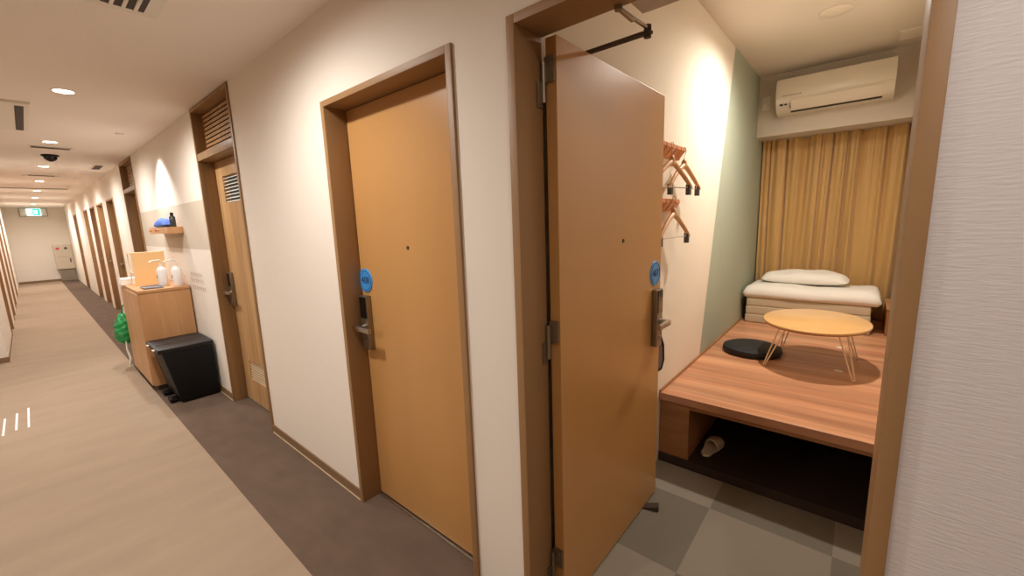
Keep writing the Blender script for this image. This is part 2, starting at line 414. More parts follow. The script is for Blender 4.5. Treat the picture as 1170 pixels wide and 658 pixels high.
# oak doors that reach the ceiling, with a louvred transom
def oak_door(name, label, yc):
    r = thing(name, label, 'door', (XW, yc, 0), kind='structure'); w = D3[1]-D3[0]; h = w/2
    m = door_frame(MB(), w, ZC-.006, .14); m.box(-.008, .139, -h+FW, h-FW, 2.055, 2.11, .0025)
    bmesh.ops.translate(m.bm, verts=m.bm.verts, vec=(XW, yc, 0)); m.build('door_frame', M_oakf, r, True)
    # leaf with two louvre openings
    x0, x1, ya, yb = XW+.10, XW+.14, yc-h+FW+.003, yc+h-FW-.003
    va, vb = yc-h+FW+.355-.0, yc+h-FW-.175+.0
    va, vb = yc-.10, yc+.27
    m = MB().box(x0, x1, ya, va, .012, 2.052).box(x0, x1, vb, yb, .012, 2.052).box(x0, x1, va, vb, .012, .215).box(x0, x1, va, vb, .385, 1.72).box(x0, x1, va, vb, 1.93, 2.052)
    m.build('door_leaf', M_oak, r)
    for z0, z1, n, mm, nm in ((1.72, 1.93, 8, M_white, 'upper_louvre'), (.215, .385, 7, M_strip, 'lower_louvre')):  # slat colours paled: upper for light shining through, lower for lit tops
        m = MB()
        for i in range(n):
            z = z0+(i+.5)*(z1-z0)/n
            def sh(c, z=z): return (c.x, c.y, z+(c.z-z)+(c.x-(x0+.02))*.42)
            m.box(x0+.004, x0+.036, va, vb, z-.0025, z+.0025, shear=sh)
        m.build(nm, mm, r)
    m = MB(); n = 10
    for i in range(n):
        z = 2.11+(i+.5)*(2.427-2.11)/n
        def sh(c, z=z): return (c.x, c.y, z+(c.z-z)+(c.x-(x0-.01))*.55)
        m.box(x0-.035, x0+.015, yc-h+FW, yc+h-FW, z-.007, z+.015, shear=sh)
    m.box(x0+.02, x0+.03, yc-h+FW, yc+h-FW, 2.11, 2.43)
    MB().box(x1, x1+.004, va-.01, vb+.01, .20, .40).build('louvre_gap_shade', M_dark, r)  # dark sheet painting the shade in the lower louvre gaps
    m.build('transom_louvre', M_oak, r)
    def T(a, o, z): return (x0-o, yc+h-FW-.05-a, z-.01)
    lockset(r, T)
    return r
D3c = (D3[0]+D3[1])/2
oak = oak_door('door_3', 'oak louvred door beside the black bin', D3c)
copy_tree(oak, (XW, (D4[0]+D4[1])/2, 0), 0, 'oak louvred door beyond the wooden counter').name = 'door_4'
# far tan doors
nd = flush_door('door_5', 'first narrow brown door beyond the second oak door', NARROW[0], NW)
def T5(a, o, z): return (XW+.10-o, NARROW[0]+NW/2-FW-.05-a, z)
lockset(nd, T5)
ORD = ['second', 'third', 'fourth', 'fifth']
for i, c in enumerate(NARROW[1:]):
    copy_tree(nd, (XW, c, 0), 0, ORD[i]+' narrow brown door beyond the second oak door').name = 'door_%d' % (6+i)
for i, c in enumerate(LD):
    copy_tree(nd, (-.34, c, 0), PI, ['nearest', 'second nearest', 'third nearest', 'farthest'][i]+' of the narrow doors across from the tan doors').name = 'door_%d' % (10+i)

# ------------------------------------------------------------------ corridor ceiling fittings
dl = thing('downlight', 'corridor downlight above the black bin', 'ceiling light', (.312, 4.17, ZC), 'downlights along the corridor ceiling')
m = MB(); m.lathe([(.052, -.003), (.062, -.004), (.066, 0), (.05, .0)], (.312, 4.17, ZC)); m.build('trim_ring', M_white, dl, True)
m = MB(); m.lathe([(.0, -.0035), (.05, -.0035), (.05, -.001), (0, -.001)][0:4], (.312, 4.17, ZC)); m.build('lens', M_lens, dl, True)
def spot(loc, power, size=176, blend=.85, r=.05, col=(1, .955, .915), aim=None):
    l = bpy.data.lights.new('ceiling_lamp', 'SPOT'); l.energy = power; l.spot_size = math.radians(size); l.spot_blend = blend; l.shadow_soft_size = r; l.color = col
    o = bpy.data.objects.new('ceiling_lamp', l); COL.objects.link(o); o.location = loc
    if aim: o.rotation_euler = (Vector(aim)-Vector(loc)).to_track_quat('-Z', 'Y').to_euler()
    return o
DLY = [1.90, 6.44, 8.69, 11.02, 13.30, 15.66, 18.6]  # the last lamp is added to brighten the end wall
DLL = ['downlight over the corridor near the closed tan door', 'downlight just before the slot vent and smoked camera dome', 'second downlight along the corridor after the camera dome', 'third downlight after the camera dome', 'fourth downlight after the camera dome', 'fifth downlight after the camera dome', 'added last downlight, brightening the end wall before the exit sign']
for yy, lb in zip(DLY, DLL): copy_tree(dl, (.312, yy, ZC), 0, lb)
PW = 64
for yy in [4.17]+DLY: spot((.312, yy, ZC-.02), PW*(1 if yy < 9 else 1.35 if yy < 17 else 1.9))
# unseen hall downlights; the two off to the side are added as ambient fill
for k, (xx, yy, lb) in enumerate([(.312, -.38, 'downlight over the hall beside the open door'), (-1.9, 1.9, 'added hall downlight for fill, left of the camera'), (-1.9, 5.2, 'added hall downlight for fill, before the far hall wall')]):
    copy_tree(dl, (xx, yy, ZC), 0, lb); spot((xx, yy, ZC-.02), PW*(.4 if k == 0 else 1.3))
# small wall washers
ws = thing('spotlight', 'small spotlight above the wooden counter', 'ceiling light', (.74, 5.55, ZC), 'small spotlights in the corridor ceiling')
m = MB(); m.lathe([(.02, -.012), (.03, -.012), (.034, 0), (.02, 0)], (.74, 5.55, ZC)); m.build('trim_ring', M_white, ws, True)
m = MB(); m.lathe([(.001, -.011), (.02, -.011), (.02, -.004), (.001, -.004)], (.74, 5.55, ZC)); m.build('lens', mat('spot_lens', (255, 250, 240), .5, emit=((255, 236, 210), 2.5)), ws, True)
for (xx, yy), lb in zip([(.143, 10.03), (.482, 9.96), (.716, 10.12), (.702, 11.96), (-.05, 13.97)],
        ['small spotlight at one end of the second slot vent', 'small spotlight at the door side of the second slot vent', 'small spotlight above the first narrow brown door', 'small spotlight above the second narrow brown door', 'small spotlight past the long slot, away from the doors']):
    copy_tree(ws, (xx, yy, ZC), 0, lb)
spot((.74, 5.55, ZC-.03), 50, 95, .7, .03, aim=(.9, 5.5, 1.2))
for xx, yy in ((.716, 10.12), (.702, 11.96)): spot((xx, yy, ZC-.03), 6, 90, .7, .03)

def slot(x0, x1, y0, y1, label):
    r = thing('slot_vent', label, 'vent', ((x0+x1)/2, (y0+y1)/2, ZC), 'slot vents in the corridor ceiling')
    MB().box(x0-.02, x1+.02, y0-.02, y1+.02, ZC-.006, ZC, .002).build('vent_frame', M_white, r)
    MB().box(x0, x1, y0, y1, ZC-.008, ZC-.0055).build('slot', M_vent, r)
slot(.185, .473, 6.80, 6.90, 'slot vent beside the smoked camera dome')
slot(.178, .459, 9.90, 10.02, 'slot vent between two small spotlights')
slot(-.30, .72, 12.55, 12.68, 'long slot vent across the corridor ceiling')
slot(.78, .86, 8.2, 8.7, 'short slot vent close to the door wall')
def cassette(x0, x1, y0, y1, label, mk):
    r = thing('ceiling_air_conditioner', label, 'air conditioner', ((x0+x1)/2, (y0+y1)/2, ZC))
    MB().box(x0, x1, y0, y1, ZC-.018, ZC, .006).build('panel', M_white, r)
    mk(r, x0, x1, y0, y1); return r
def grille(r, x0, x1, y0, y1):
    MB().box(x0+.05, x1-.05, y0+.05, y1-.05, ZC-.0195, ZC-.0175).build('recess', M_vent, r)
    m = MB()
    n = 10
    for i in range(n):
        xx = x0+.06+(x1-x0-.12)*(i+.5)/n
        m.box(xx-.006, xx+.006, y0+.05, y1-.05, ZC-.026, ZC-.0185)
    m.build('grille', M_white, r)
cassette(.02, .525, 1.95, 2.50, 'square ceiling vent grille nearest the camera', grille)
def sideslot(r, x0, x1, y0, y1): MB().box(x1-.075, x1-.03, y0+.08, y1-.02, ZC-.020, ZC-.0175).build('outlet_slot', M_vent, r)
cassette(-.85, .165, 4.66, 5.80, 'wide ceiling cassette with a dark side slot', sideslot)
r = thing('dome_camera', 'black smoked camera dome on the corridor ceiling', 'security camera', (.339, 7.46, ZC))
m = MB(); m.lathe([(.075, 0), (.078, -.012), (.06, -.022), (.06, 0)], (.339, 7.46, ZC)); m.build('housing', M_black, r, True)
m = MB(); m.lathe([(.06, -.02), (.056, -.045), (.04, -.066), (.02, -.076), (.002, -.078)], (.339, 7.46, ZC)); m.build('dome', M_glassb, r, True)

# exit sign and hydrant cabinet on the end wall
r = thing('exit_sign', 'lit green exit sign at the corridor end', 'sign', (.3, YE, 2.3))
m = MB().box(.0, .62, YE-.03, YE, 2.17, 2.19).box(.0, .62, YE-.03, YE, 2.43, 2.45).box(0, .02, YE-.03, YE, 2.19, 2.43).box(.6, .62, YE-.03, YE, 2.19, 2.43)
m.build('sign_frame', mat('sign_frame', (150, 140, 126), .5), r)
MB().box(.02, .6, YE-.012, YE, 2.19, 2.43).build('back_plate', M_white, r)
MB().box(.17, .47, YE-.045, YE-.012, 2.20, 2.425, .004).build('light_box', M_exit1, r)
m = MB().prism([(.30, 2.21), (.455, 2.21), (.455, 2.415), (.30, 2.415), (.30, 2.37), (.40, 2.37), (.40, 2.25), (.30, 2.25)], YE-.048, YE-.045, 'y')
m.lathe([(.001, -.0475), (.016, -.0475), (.016, -.045), (.001, -.045)], (.30, YE, 2.36), 'y', 14)
m.tube([(.27, YE-.046, 2.335), (.30, YE-.046, 2.30), (.34, YE-.046, 2.325)], .009, 6); m.tube([(.30, YE-.046, 2.34), (.29, YE-.046, 2.285), (.325, YE-.046, 2.262), (.33, YE-.046, 2.225)], .012, 6); m.tube([(.29, YE-.046, 2.285), (.26, YE-.046, 2.255), (.225, YE-.046, 2.255)], .011, 6)
m.build('running_figure', M_exit2, r)
r = thing('hydrant_cabinet', 'beige fire hydrant cabinet with red lamp at the corridor end', 'cabinet', (.78, YE, 0))
MB().box(.56, .995, YE-.18, YE-.002, .40, 1.22, .006).build('body', M_hyd, r)
MB().box(.62, .99, YE-.14, YE-.014, 0.001, .40).build('pedestal', mat('pedestal_grey', (140, 126, 110), .6), r)
dd = MB().box(.575, .985, YE-.186, YE-.179, .42, 1.20, .003).build('front_panel', M_hyd, r)
MB().box(.90, .93, YE-.194, YE-.184, .62, .76, .003).build('pull_handle', M_vent, dd)
m = MB()
for i in range(6): m.box(.64+i*.04, .664+i*.04, YE-.1875, YE-.1855, .80, .825)
m.build('lettering', M_ink, dd)
m = MB(); m.lathe([(.04, -.186), (.04, -.2), (.028, -.22), (.002, -.228)], (.66, YE, 1.10), 'y', 20); m.build('alarm_lamp', M_red, r, True)
m = MB(); m.lathe([(.001, -.19), (.04, -.19), (.04, -.186), (.001, -.186)], (.85, YE, 1.10), 'y', 20); m.build('alarm_button', M_vent, r, True)

# ------------------------------------------------------------------ counter and what stands on it
CY0, CY1, CX0, CZ = 5.05, 6.05, .60, .975
r = thing('counter_cabinet', 'wooden counter cabinet against the wall behind the black bin', 'cabinet', (.8, 5.55, 0))
MB().box(CX0+.004, .988, CY0+.004, CY1-.004, .05, CZ-.025).build('body', M_count, r)
MB().box(CX0-.004, .988, CY0-.004, CY1+.004, CZ-.025, CZ, .002).build('worktop', M_count, r)
MB().box(CX0+.03, .985, CY0+.02, CY1-.02, 0, .05).build('plinth', M_dark, r)
for a, b in ((CY0+.012, 5.548), (5.552, CY1-.012)):
    q = MB().box(CX0-.012, CX0+.004, a, b, .06, CZ-.032, .0015).build('cabinet_door', M_count, r)
r = thing('pedal_bin', 'black double pedal bin in front of the wooden counter', 'bin', (.8, 4.73, 0))
def lean(x0t):
    return lambda c: (c.x-(x0t*(c.z-.02)/.5 if c.x < .8 else 0), c.y, c.z)
MB().box(.69, .975, 4.48, 4.98, .015, .48, .005, shear=lean(.085)).build('body', M_black, r, True)
for y0, y1, in ((4.478, 4.727), (4.733, 4.984)):
    q = MB().box(.585, .985, y0, y1, .478, .512, .004).build('lid', mat('bin_lid', (28, 26, 25), .5, spec=.35), r, True)
    yc = (y0+y1)/2
    MB().box(.570, .590, yc-.022, yc+.022, .490, .500, .002).build('lid_tab', M_white, q)
    MB().box(.625, .70, yc-.055, yc+.055, .02, .036, .005).box(.625, .64, yc-.055, yc+.055, .012, .045, .004).build('pedal', M_black, r, True)
r = thing('display_board', 'upright amber board with white edge standing on the counter', 'board', (.77, 5.62, CZ))
MB().box(.665, .925, 5.60, 5.615, CZ, CZ+.335, .002).build('board', M_orange, r)
m = MB().box(.66, .93, 5.615, 5.68, CZ+.325, CZ+.335).box(.655, .665, 5.60, 5.79, CZ+.318, CZ+.335).box(.655, .665, 5.775, 5.79, CZ, CZ+.335).box(.655, .665, 5.60, 5.79, CZ+.12, CZ+.135)
m.build('side_rack', M_wire, r)
def bottle(yc, xc, label):
    b = thing('pump_bottle', label, 'bottle', (xc, yc, CZ), 'white pump bottles on the counter')
    m = MB(); m.lathe([(.036, 0), (.04, .005), (.04, .15), (.036, .175), (.016, .195), (.014, .205)], (xc, yc, CZ)); m.build('bottle_body', mat('bottle_white', (240, 240, 240), .3), b, True)
    m = MB(); m.lathe([(.017, .2), (.017, .222), (.006, .226), (.006, .25)], (xc, yc, CZ)); m.tube([(xc, yc, CZ+.25), (xc-.01, yc, CZ+.258), (xc-.075, yc, CZ+.252), (xc-.085, yc, CZ+.24)], .0075, 8)
    m.build('pump', M_white, b, True)
    MB().box(xc-.0415, xc-.0395, yc-.008, yc+.012, CZ+.08, CZ+.11).build('label', M_vent, b)
bottle(5.30, .835, 'white pump bottle on the counter, nearer the amber board')
bottle(5.16, .925, 'white pump bottle on the counter, close against the wall')
r = thing('tray', 'flat grey tray on the counter in front of the pump bottles', 'tray', (.75, 5.22, CZ))
m = MB().box(.66, .80, 5.12, 5.34, CZ, CZ+.006, .002); m.build('tray_base', M_grey, r)
m = MB().tube([(.66, 5.12, CZ+.009), (.80, 5.12, CZ+.009), (.80, 5.34, CZ+.009), (.66, 5.34, CZ+.009)], .005, 8, True); m.build('rim', M_grey, r, True)
for k in range(3):
    o = MB().box(.575+.004*k, .70-.002*k, 5.80+.004*k, 5.98-.003*k, CZ+.022*k+.0005, CZ+.022*k+.0215, .003).build('paper_pack', M_paper)
    tag(o, ['white paper pack at the bottom of the pile on the counter', 'white paper pack in the middle of the pile on the counter', 'white paper pack on top of the pile on the counter'][k], 'paper', 'paper packs piled on the counter')
# wall lettering by the counter
r = thing('wall_notice', 'small brown lettering on the wall beside the counter', 'notice', (1, 4.75, 1.04))
random.seed(3)
for (z, a, b) in ((1.10, 4.60, 4.98), (1.045, 4.56, 4.99), (.975, 4.52, 4.97)):
    m = MB().box(.9992, .9999, a-.03, b, z-.022, z-.0195); yy = b
    while yy > a:
        w_ = random.uniform(.02, .05)
        m.box(.9988, .9999, yy-w_, yy, z-.003, z+.003)
        m.box(.9988, .9999, yy-w_*.5-.003, yy-w_*.5+.003, z-.0205, z+.018)
        yy -= w_+.02
    m.build('lettering', M_ink, r)
# wall shelf
r = thing('wall_shelf', 'small wooden box shelf on the wall above the counter', 'shelf', (.94, 5.43, 1.5))
MB().box(.88, .999, 5.0, 5.85, 1.49, 1.50).box(.88, .999, 5.0, 5.012, 1.50, 1.552).box(.88, .999, 5.838, 5.85, 1.50, 1.552).box(.88, .892, 5.012, 5.838, 1.50, 1.552).build('shelf_box', M_count, r)
MB().box(.892, .999, 5.012, 5.838, 1.535, 1.545).build('shelf_board', M_count, r)
for yy in (5.42, 5.72):
    m = MB().cone((.88, yy, 1.525), (.855, yy, 1.525), .008, .012, 12); m.build('peg', M_peg, r, True)
m = MB(); m.pillow(.895, .985, 5.25, 5.75, 1.545, 1.64, 16, 2.2, .006)
o = m.build('folded_cloth', M_bluecl, None, True); tag(o, 'crumpled blue cloth lying on the wall shelf', 'cloth')
r = thing('spray_can', 'small dark bottle standing at the end of the wall shelf', 'bottle', (.945, 5.08, 1.545))
m = MB(); m.lathe([(.022, 0), (.024, .004), (.024, .10), (.012, .115)], (.945, 5.08, 1.545)); m.build('can', mat('dark_bottle', (50, 52, 54), .35), r, True)
m = MB(); m.lathe([(.013, .113), (.013, .14), (.011, .143)], (.945, 5.08, 1.545)); m.build('cap', M_black, r, True)
# green bag hanging on the counter's far end
r = thing('green_bag', 'green plastic bag hanging at the far end of the counter', 'bag', (.60, 6.13, .3))
bm_ = MB(); n, mm = 20, 16
rings = []
for i in range(n+1):
    t = i/n; z = .30+.34*t
    prof = math.sin(PI*min(1, .12+.86*t**.8))**.6 if t < 1 else .12
    ring = []
    for k in range(mm):
        a = 2*PI*k/mm; wob = 1+.16*math.sin(a*5+i*.9)+.1*math.sin(a*3-i*1.7)
        ring.append(bm_.bm.verts.new((.575+.085*prof*wob*math.cos(a), 6.19+.115*prof*wob*math.sin(a), z)))
    rings.append(ring)
for A, B in zip(rings, rings[1:]):
    for k in range(mm): bm_.bm.faces.new((A[k], A[(k+1) % mm], B[(k+1) % mm], B[k]))
bm_.bm.faces.new(rings[0][::-1]); bm_.bm.faces.new(rings[-1])
bm_.build('bag_body', M_greenbag, r, True, 80)
m = MB(); m.tube([(.575, 6.19, .63), (.58, 6.12, .72), (.62, 6.058, .76)], .007, 8); m.build('bag_handle', M_greenbag, r, True)
m = MB(); m.tube([(.56, 6.12, .34), (.555, 6.11, .24), (.57, 6.10, .14), (.55, 6.10, .05)], [.006, .008, .011, .006], 8); m.build('white_tie', M_paper, r, True)
# thin white strips lying on the carpet
for i, (x, a, b) in enumerate(((-.197, 4.97, 5.55), (-.262, 4.98, 5.46), (-.327, 4.92, 5.38))):
    o = MB().box(x-.006, x+.006, a, b, 0, .0012).build('floor_mark', M_floor_mark)
    tag(o, ['short white mark on the carpet, nearest the dark border', 'short white mark on the carpet, middle one of three', 'short white mark on the carpet, farthest from the dark border'][i], 'tape', 'white marks on the beige carpet')

# door wedge
m = MB()
P = [(0, -.02, 0), (0, .02, 0), (.085, .02, 0), (.085, -.02, 0), (0, -.02, .004), (0, .02, .004), (.085, .02, .026), (.085, -.02, .026)]
ang = math.radians(-72); base = Vector((1.885, .772, 0))
vs = [m.bm.verts.new(base+Vector((p[0]*math.cos(ang)-p[1]*math.sin(ang), p[0]*math.sin(ang)+p[1]*math.cos(ang), p[2]))) for p in P]
for f in ((3, 2, 1, 0), (4, 5, 6, 7), (0, 1, 5, 4), (1, 2, 6, 5), (2, 3, 7, 6), (3, 0, 4, 7)): m.bm.faces.new([vs[i] for i in f])
tag(m.build('door_wedge', M_rub), 'brown rubber wedge under the open tan door', 'door stop')

# ------------------------------------------------------------------ the raised platform
PX, PZ = 2.35, .448
r = thing('sleeping_platform', 'raised wooden platform with open shoe space beneath', 'platform', (3.7, .3, 0))
MB().box(PX-.012, XB-.004, YRr+.002, YL-.002, PZ-.045, PZ, .003).build('deck', M_plat, r)
MB().box(PX+.01, 4.2, .69, YL-.003, .055, PZ-.045).build('side_box', M_platf, r)
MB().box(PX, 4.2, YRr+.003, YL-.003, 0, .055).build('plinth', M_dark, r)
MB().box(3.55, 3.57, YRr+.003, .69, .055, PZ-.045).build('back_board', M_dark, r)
MB().box(PX+.012, PX+.03, YRr+.003, .69, PZ-.075, PZ-.045).build('front_rail', M_platf, r)
for fx, fy in ((3.949, .426), (3.938, .061), (3.334, .049)):  # thin pale discs lying on the deck
    m = MB(); m.lathe([(.024, .0), (.024, .0012), (.019, .002), (.001, .002)], (fx, fy, PZ)); tag(m.build('deck_disc', M_white, r, True), 'small pale round disc')
m = MB().box(PX-.005, XB-.01, YL-.012, YL-.0015, PZ, PZ+.012); m.build('edge_strip', M_platf, r)

def slipper(name, x, y, z, ang, m1, label, cat, grp, L=.25, W=.095):
    s = thing(name, label, cat, (0, 0, 0), grp)
    def out(t):   # half width along the sole, heel 0 .. toe 1
        return W/2*(.78+.22*math.cos((t-.72)*PI*1.6))*min(1, (t*9)**.5)*min(1, ((1-t)*7)**.5)
    n = 18; m = MB()
    for z0, z1, sc_ in ((0, .014, 1),):
        pts = [(t/n, out(max(.001, min(.999, t/n)))) for t in range(n+1)]
        poly = [(p[0]*L-L/2, p[1]*sc_) for p in pts]+[(p[0]*L-L/2, -p[1]*sc_) for p in pts[::-1][1:-1]]
        m.prism(poly, z0, z1, 'z')
    m.build('sole', m1, s, True)
    m = MB(); rows = []
    for i in range(9):
        t = .42+.56*i/8; w_ = out(min(t, .995))*1.02; h = (.05-.018*i/8)*max(.02, 1-(i/8)**3.5)**.5+.004
        rows.append([m.bm.verts.new((t*L-L/2, math.cos(PI*k/8)*w_, .012+math.sin(PI*k/8)*h)) for k in range(9)])
    for A, B in zip(rows, rows[1:]):
        for k in range(8): m.bm.faces.new((A[k], A[k+1], B[k+1], B[k]))
    u = m.build('upper', m1, s, True, 80); md = u.modifiers.new('thick', 'SOLIDIFY'); md.thickness = .004
    s.location = (x, y, z); s.rotation_euler = (0, 0, ang)
    return s
slipper('slipper', 2.58, .612, .055, -.1, M_slip, 'cream slipper at the front of the space under the platform', 'slipper', None)
slipper('shoe', 2.98, .20, .055, .3, M_shoe, 'dark shoe deep under the platform, tilted out more', 'shoe', 'dark shoes under the platform')
slipper('shoe', 3.02, .07, .055, .1, M_shoe, 'dark shoe deep under the platform, farther from the slipper', 'shoe', 'dark shoes under the platform')

# folded mattress, futon, pillow
BY0, BY1, BX0, BX1 = -.112, .815, 4.44, 5.0
for k in range(3):
    o = MB().box(BX0, BX1, BY0+.003*k, BY1-.003*k, PZ+.0815*k+.0005, PZ+.0815*(k+1), .012, 3).build('mattress_pad', M_matt, None, True)
    tag(o, ['bottom beige mattress pad of the stack before the curtain', 'middle beige mattress pad of the stack before the curtain', 'top beige mattress pad, under the white futon'][k], 'mattress', 'stacked beige mattress pads')
zt = PZ+.2445
m = MB()
nx, ny = 22, 40; T = []
def futz(u, w):
    k = max(0, 1-abs(2*u-1)**7)*max(0, 1-abs(2*w-1)**14)
    return zt+.035+.085*k**.5+.008*math.sin(w*9+u*3)+.006*math.sin(w*21+1)*u
top, bot = [], []
for i in range(nx+1):
    rt, rb = [], []
    for j in range(ny+1):
        u, w = i/nx, j/ny
        x = BX0-.03+(BX1-.0-BX0+.03)*u; yv = -.168+(.848+.168)*w
        edge = i in (0, nx) or j in (0, ny)
        v = m.bm.verts.new((x, yv, futz(u, w))); rt.append(v)
        if edge: rb.append(v)
        else:
            zb = zt+.004 if (BY0+.01 < yv < BY1-.01 and x > BX0+.01) else zt+.004
            rb.append(m.bm.verts.new((x, yv, zb)))
    top.append(rt); bot.append(rb)
for i in range(nx):
    for j in range(ny):
        m.bm.faces.new((top[i][j], top[i+1][j], top[i+1][j+1], top[i][j+1]))
        try: m.bm.faces.new((bot[i][j], bot[i][j+1], bot[i+1][j+1], bot[i+1][j]))
        except ValueError: pass
o = m.build('futon', M_lino, None, True, 180); tag(o, 'folded white futon on the beige mattress stack', 'futon')
m = MB(); m.pillow(4.60, 4.99, .055, .735, zt+.119, zt+.235, 22, 3.2, .005)
o = m.build('pillow', M_lino, None, True, 75); tag(o, 'white pillow on the folded futon', 'pillow')

# cushion
cc = (3.46, .575)
m = MB(); m.lathe([(.165, .0), (.19, .006), (.198, .025), (.192, .046), (.17, .056), (.09, .059), (.004, .060)], (cc[0], cc[1], PZ+.0005), 'z', 48)
tag(m.build('floor_cushion', M_blackfab, None, True), 'round black floor cushion on the platform', 'cushion')

# oval low table on hairpin legs
TX, TY, TZ = 3.41, .20, .76
r = thing('low_table', 'low oval birch table on cream hairpin legs', 'table', (TX, TY, PZ))
m = MB(); m.lathe([(.97, -.022), (.99, -.018), (1, -.009), (.995, -.002), (.985, 0)], (TX, TY, TZ), 'z', 64, .375, .30)
tp = m.build('tabletop', M_ply, r, True)
m = MB(); m.lathe([(.955, -.0235), (.985, -.0205), (.999, -.013), (.98, -.013), (.95, -.022)], (TX, TY, TZ), 'z', 64, .375, .30); m.build('edge_band', M_plye, tp, True)
for fx, fy in ((3.195, .45), (3.165, -.03), (3.69, .41), (3.665, -.04)):
    sx = 1 if fx > TX else -1; sy = 1 if fy > TY else -1
    cx, cy = TX+sx*.19, TY+sy*.155
    a = Vector((cx-sx*.035, cy+sy*.02, TZ-.024)); b = Vector((cx+sx*.03, cy-sy*.02, TZ-.024)); f = Vector((fx, fy, PZ+.006))
    dv = (b-a).normalized()*.010
    m = MB(); m.tube([a, f-dv, f-dv*.5-Vector((0, 0, .002)), f+dv*.5-Vector((0, 0, .002)), f+dv, b], .0042, 8)
    m.box(cx-.04, cx+.04, cy-.03, cy+.03, TZ-.0265, TZ-.0225)
    m.build('leg', M_wire, r, True)

# curtain
r = thing('curtain', 'gold satin curtain hanging behind the bed', 'curtain', (5.08, .3, 0))
m = MB(); ny, nz = 360, 28; rows = []
y0, y1, z0, z1 = YRr+.012, YL-.02, PZ+.012, 2.25
for i in range(ny+1):
    s = i/ny; col = []
    ph = 2*PI*s*9+1.3*math.sin(s*13)+.8*math.sin(s*31+1)
    for k in range(nz+1):
        t = k/nz
        amp = (.026+.009*math.sin(s*23))*(1-.3*t)
        ph2 = ph+.5*math.sin(t*2.2+s*9)
        x = 5.085+amp*math.sin(ph2)+.011*math.sin(ph2*2.03+1.3+t*1.5)*(1-.25*t)+.010*math.sin(3.1*ph2+2+t*3)*t
        col.append(m.bm.verts.new((x, y0+(y1-y0)*s+.010*math.sin(ph2+1.2), z0+(z1-z0)*t)))
    rows.append(col)
for A, B in zip(rows, rows[1:]):
    for k in range(nz): m.bm.faces.new((A[k], A[k+1], B[k+1], B[k]))
cu = m.build('drape', M_gold, r, True, 180); md = cu.modifiers.new('thick', 'SOLIDIFY'); md.thickness = .002
m = MB(); m.tube([(5.085, YRr+.004, 2.212), (5.085, YL-.004, 2.212)], .006, 8); m.build('rod', M_steel, r, True)

# wall air conditioner
r = thing('air_conditioner', 'white wall air conditioner above the gold curtain', 'air conditioner', (4.68, .29, 2.4))
AY0, AY1 = -.105, .69
body = [(4.777, 2.665), (4.600, 2.665), (4.578, 2.655), (4.565, 2.60), (4.560, 2.52), (4.565, 2.47), (4.585, 2.425), (4.63, 2.39), (4.70, 2.378), (4.777, 2.378)]
m = MB(); m.prism(body, AY0, AY1, 'y'); m.build('body', M_acw, r, True, 35)
fp = [(4.598, 2.6655), (4.574, 2.656), (4.561, 2.60), (4.5555, 2.52), (4.558, 2.490), (4.564, 2.490), (4.564, 2.60), (4.60, 2.662)]
m = MB(); m.prism([(4.568, 2.480), (4.568, 2.489), (4.60, 2.489), (4.60, 2.480)], AY0, AY1, 'y'); m.build('panel_gap', M_vent, r); m = MB(); m.prism(fp, AY0-.002, AY1+.002, 'y'); q = m.build('front_panel', M_acw, r, True, 35)
m = MB()
for i in range(9):
    m.box(4.5555, 4.558, AY1-.06-i*.016, AY1-.05-i*.016, 2.508, 2.518)
m.box(4.5555, 4.558, AY1-.19, AY1-.05, 2.507, 2.5085)
m.build('lettering', mat('grey_ink', (160, 150, 136), .6), q)
lv = [(4.558, 2.476), (4.561, 2.474), (4.582, 2.427), (4.624, 2.394), (4.622, 2.389), (4.577, 2.422), (4.555, 2.470)]
m = MB(); m.prism(lv, AY0+.07, AY1-.11, 'y'); m.build('louver', M_acw, r, True, 35)
m = MB(); m.prism([(4.625, 2.3935), (4.652, 2.383), (4.652, 2.379), (4.625, 2.3885)], AY0+.07, AY1-.11, 'y'); m.box(4.565, 4.60, AY1-.112, AY1-.108, 2.405, 2.47); m.build('outlet_gap', M_dark, r)
m = MB().box(4.566, 4.580, AY1-.055, AY1-.03, 2.435, 2.449).box(4.566, 4.580, AY1-.085, AY1-.065, 2.436, 2.447); m.build('display', M_vent, r)
r = thing('power_outlet', 'cream wall outlet beside the air conditioner', 'outlet', (4.777, .80, 2.5))
MB().box(4.765, 4.777, .765, .832, 2.46, 2.58, .003).build('cover_plate', M_white, r); 
MB().box(4.742, 4.766, .782, .815, 2.475, 2.52, .006).build('plug', M_white, r, True)
r = thing('ceiling_speaker', 'round white disc on the room ceiling', 'speaker', (3.60, .244, ZR))
m = MB(); m.lathe([(.09, 0), (.09, -.006), (.08, -.012), (.065, -.013)], (3.60, .244, ZR)); m.build('rim', M_acw, r, True)
m = MB(); m.lathe([(.066, -.012), (.06, -.016), (.03, -.0175), (.002, -.018)], (3.60, .244, ZR)); m.build('mesh_cover', M_acw, r, True)
r = thing('ceiling_vent', 'square vent in the room ceiling by the air conditioner', 'vent', (4.43, -.17, ZR))
MB().box(4.33, 4.55, -.26, -.09, ZR-.012, ZR, .003).build('vent_frame', M_acw, r)
m = MB()
for i in range(7): m.box(4.35+i*.028, 4.366+i*.028, -.245, -.105, ZR-.017, ZR-.011)
m.build('grille', M_acw, r)
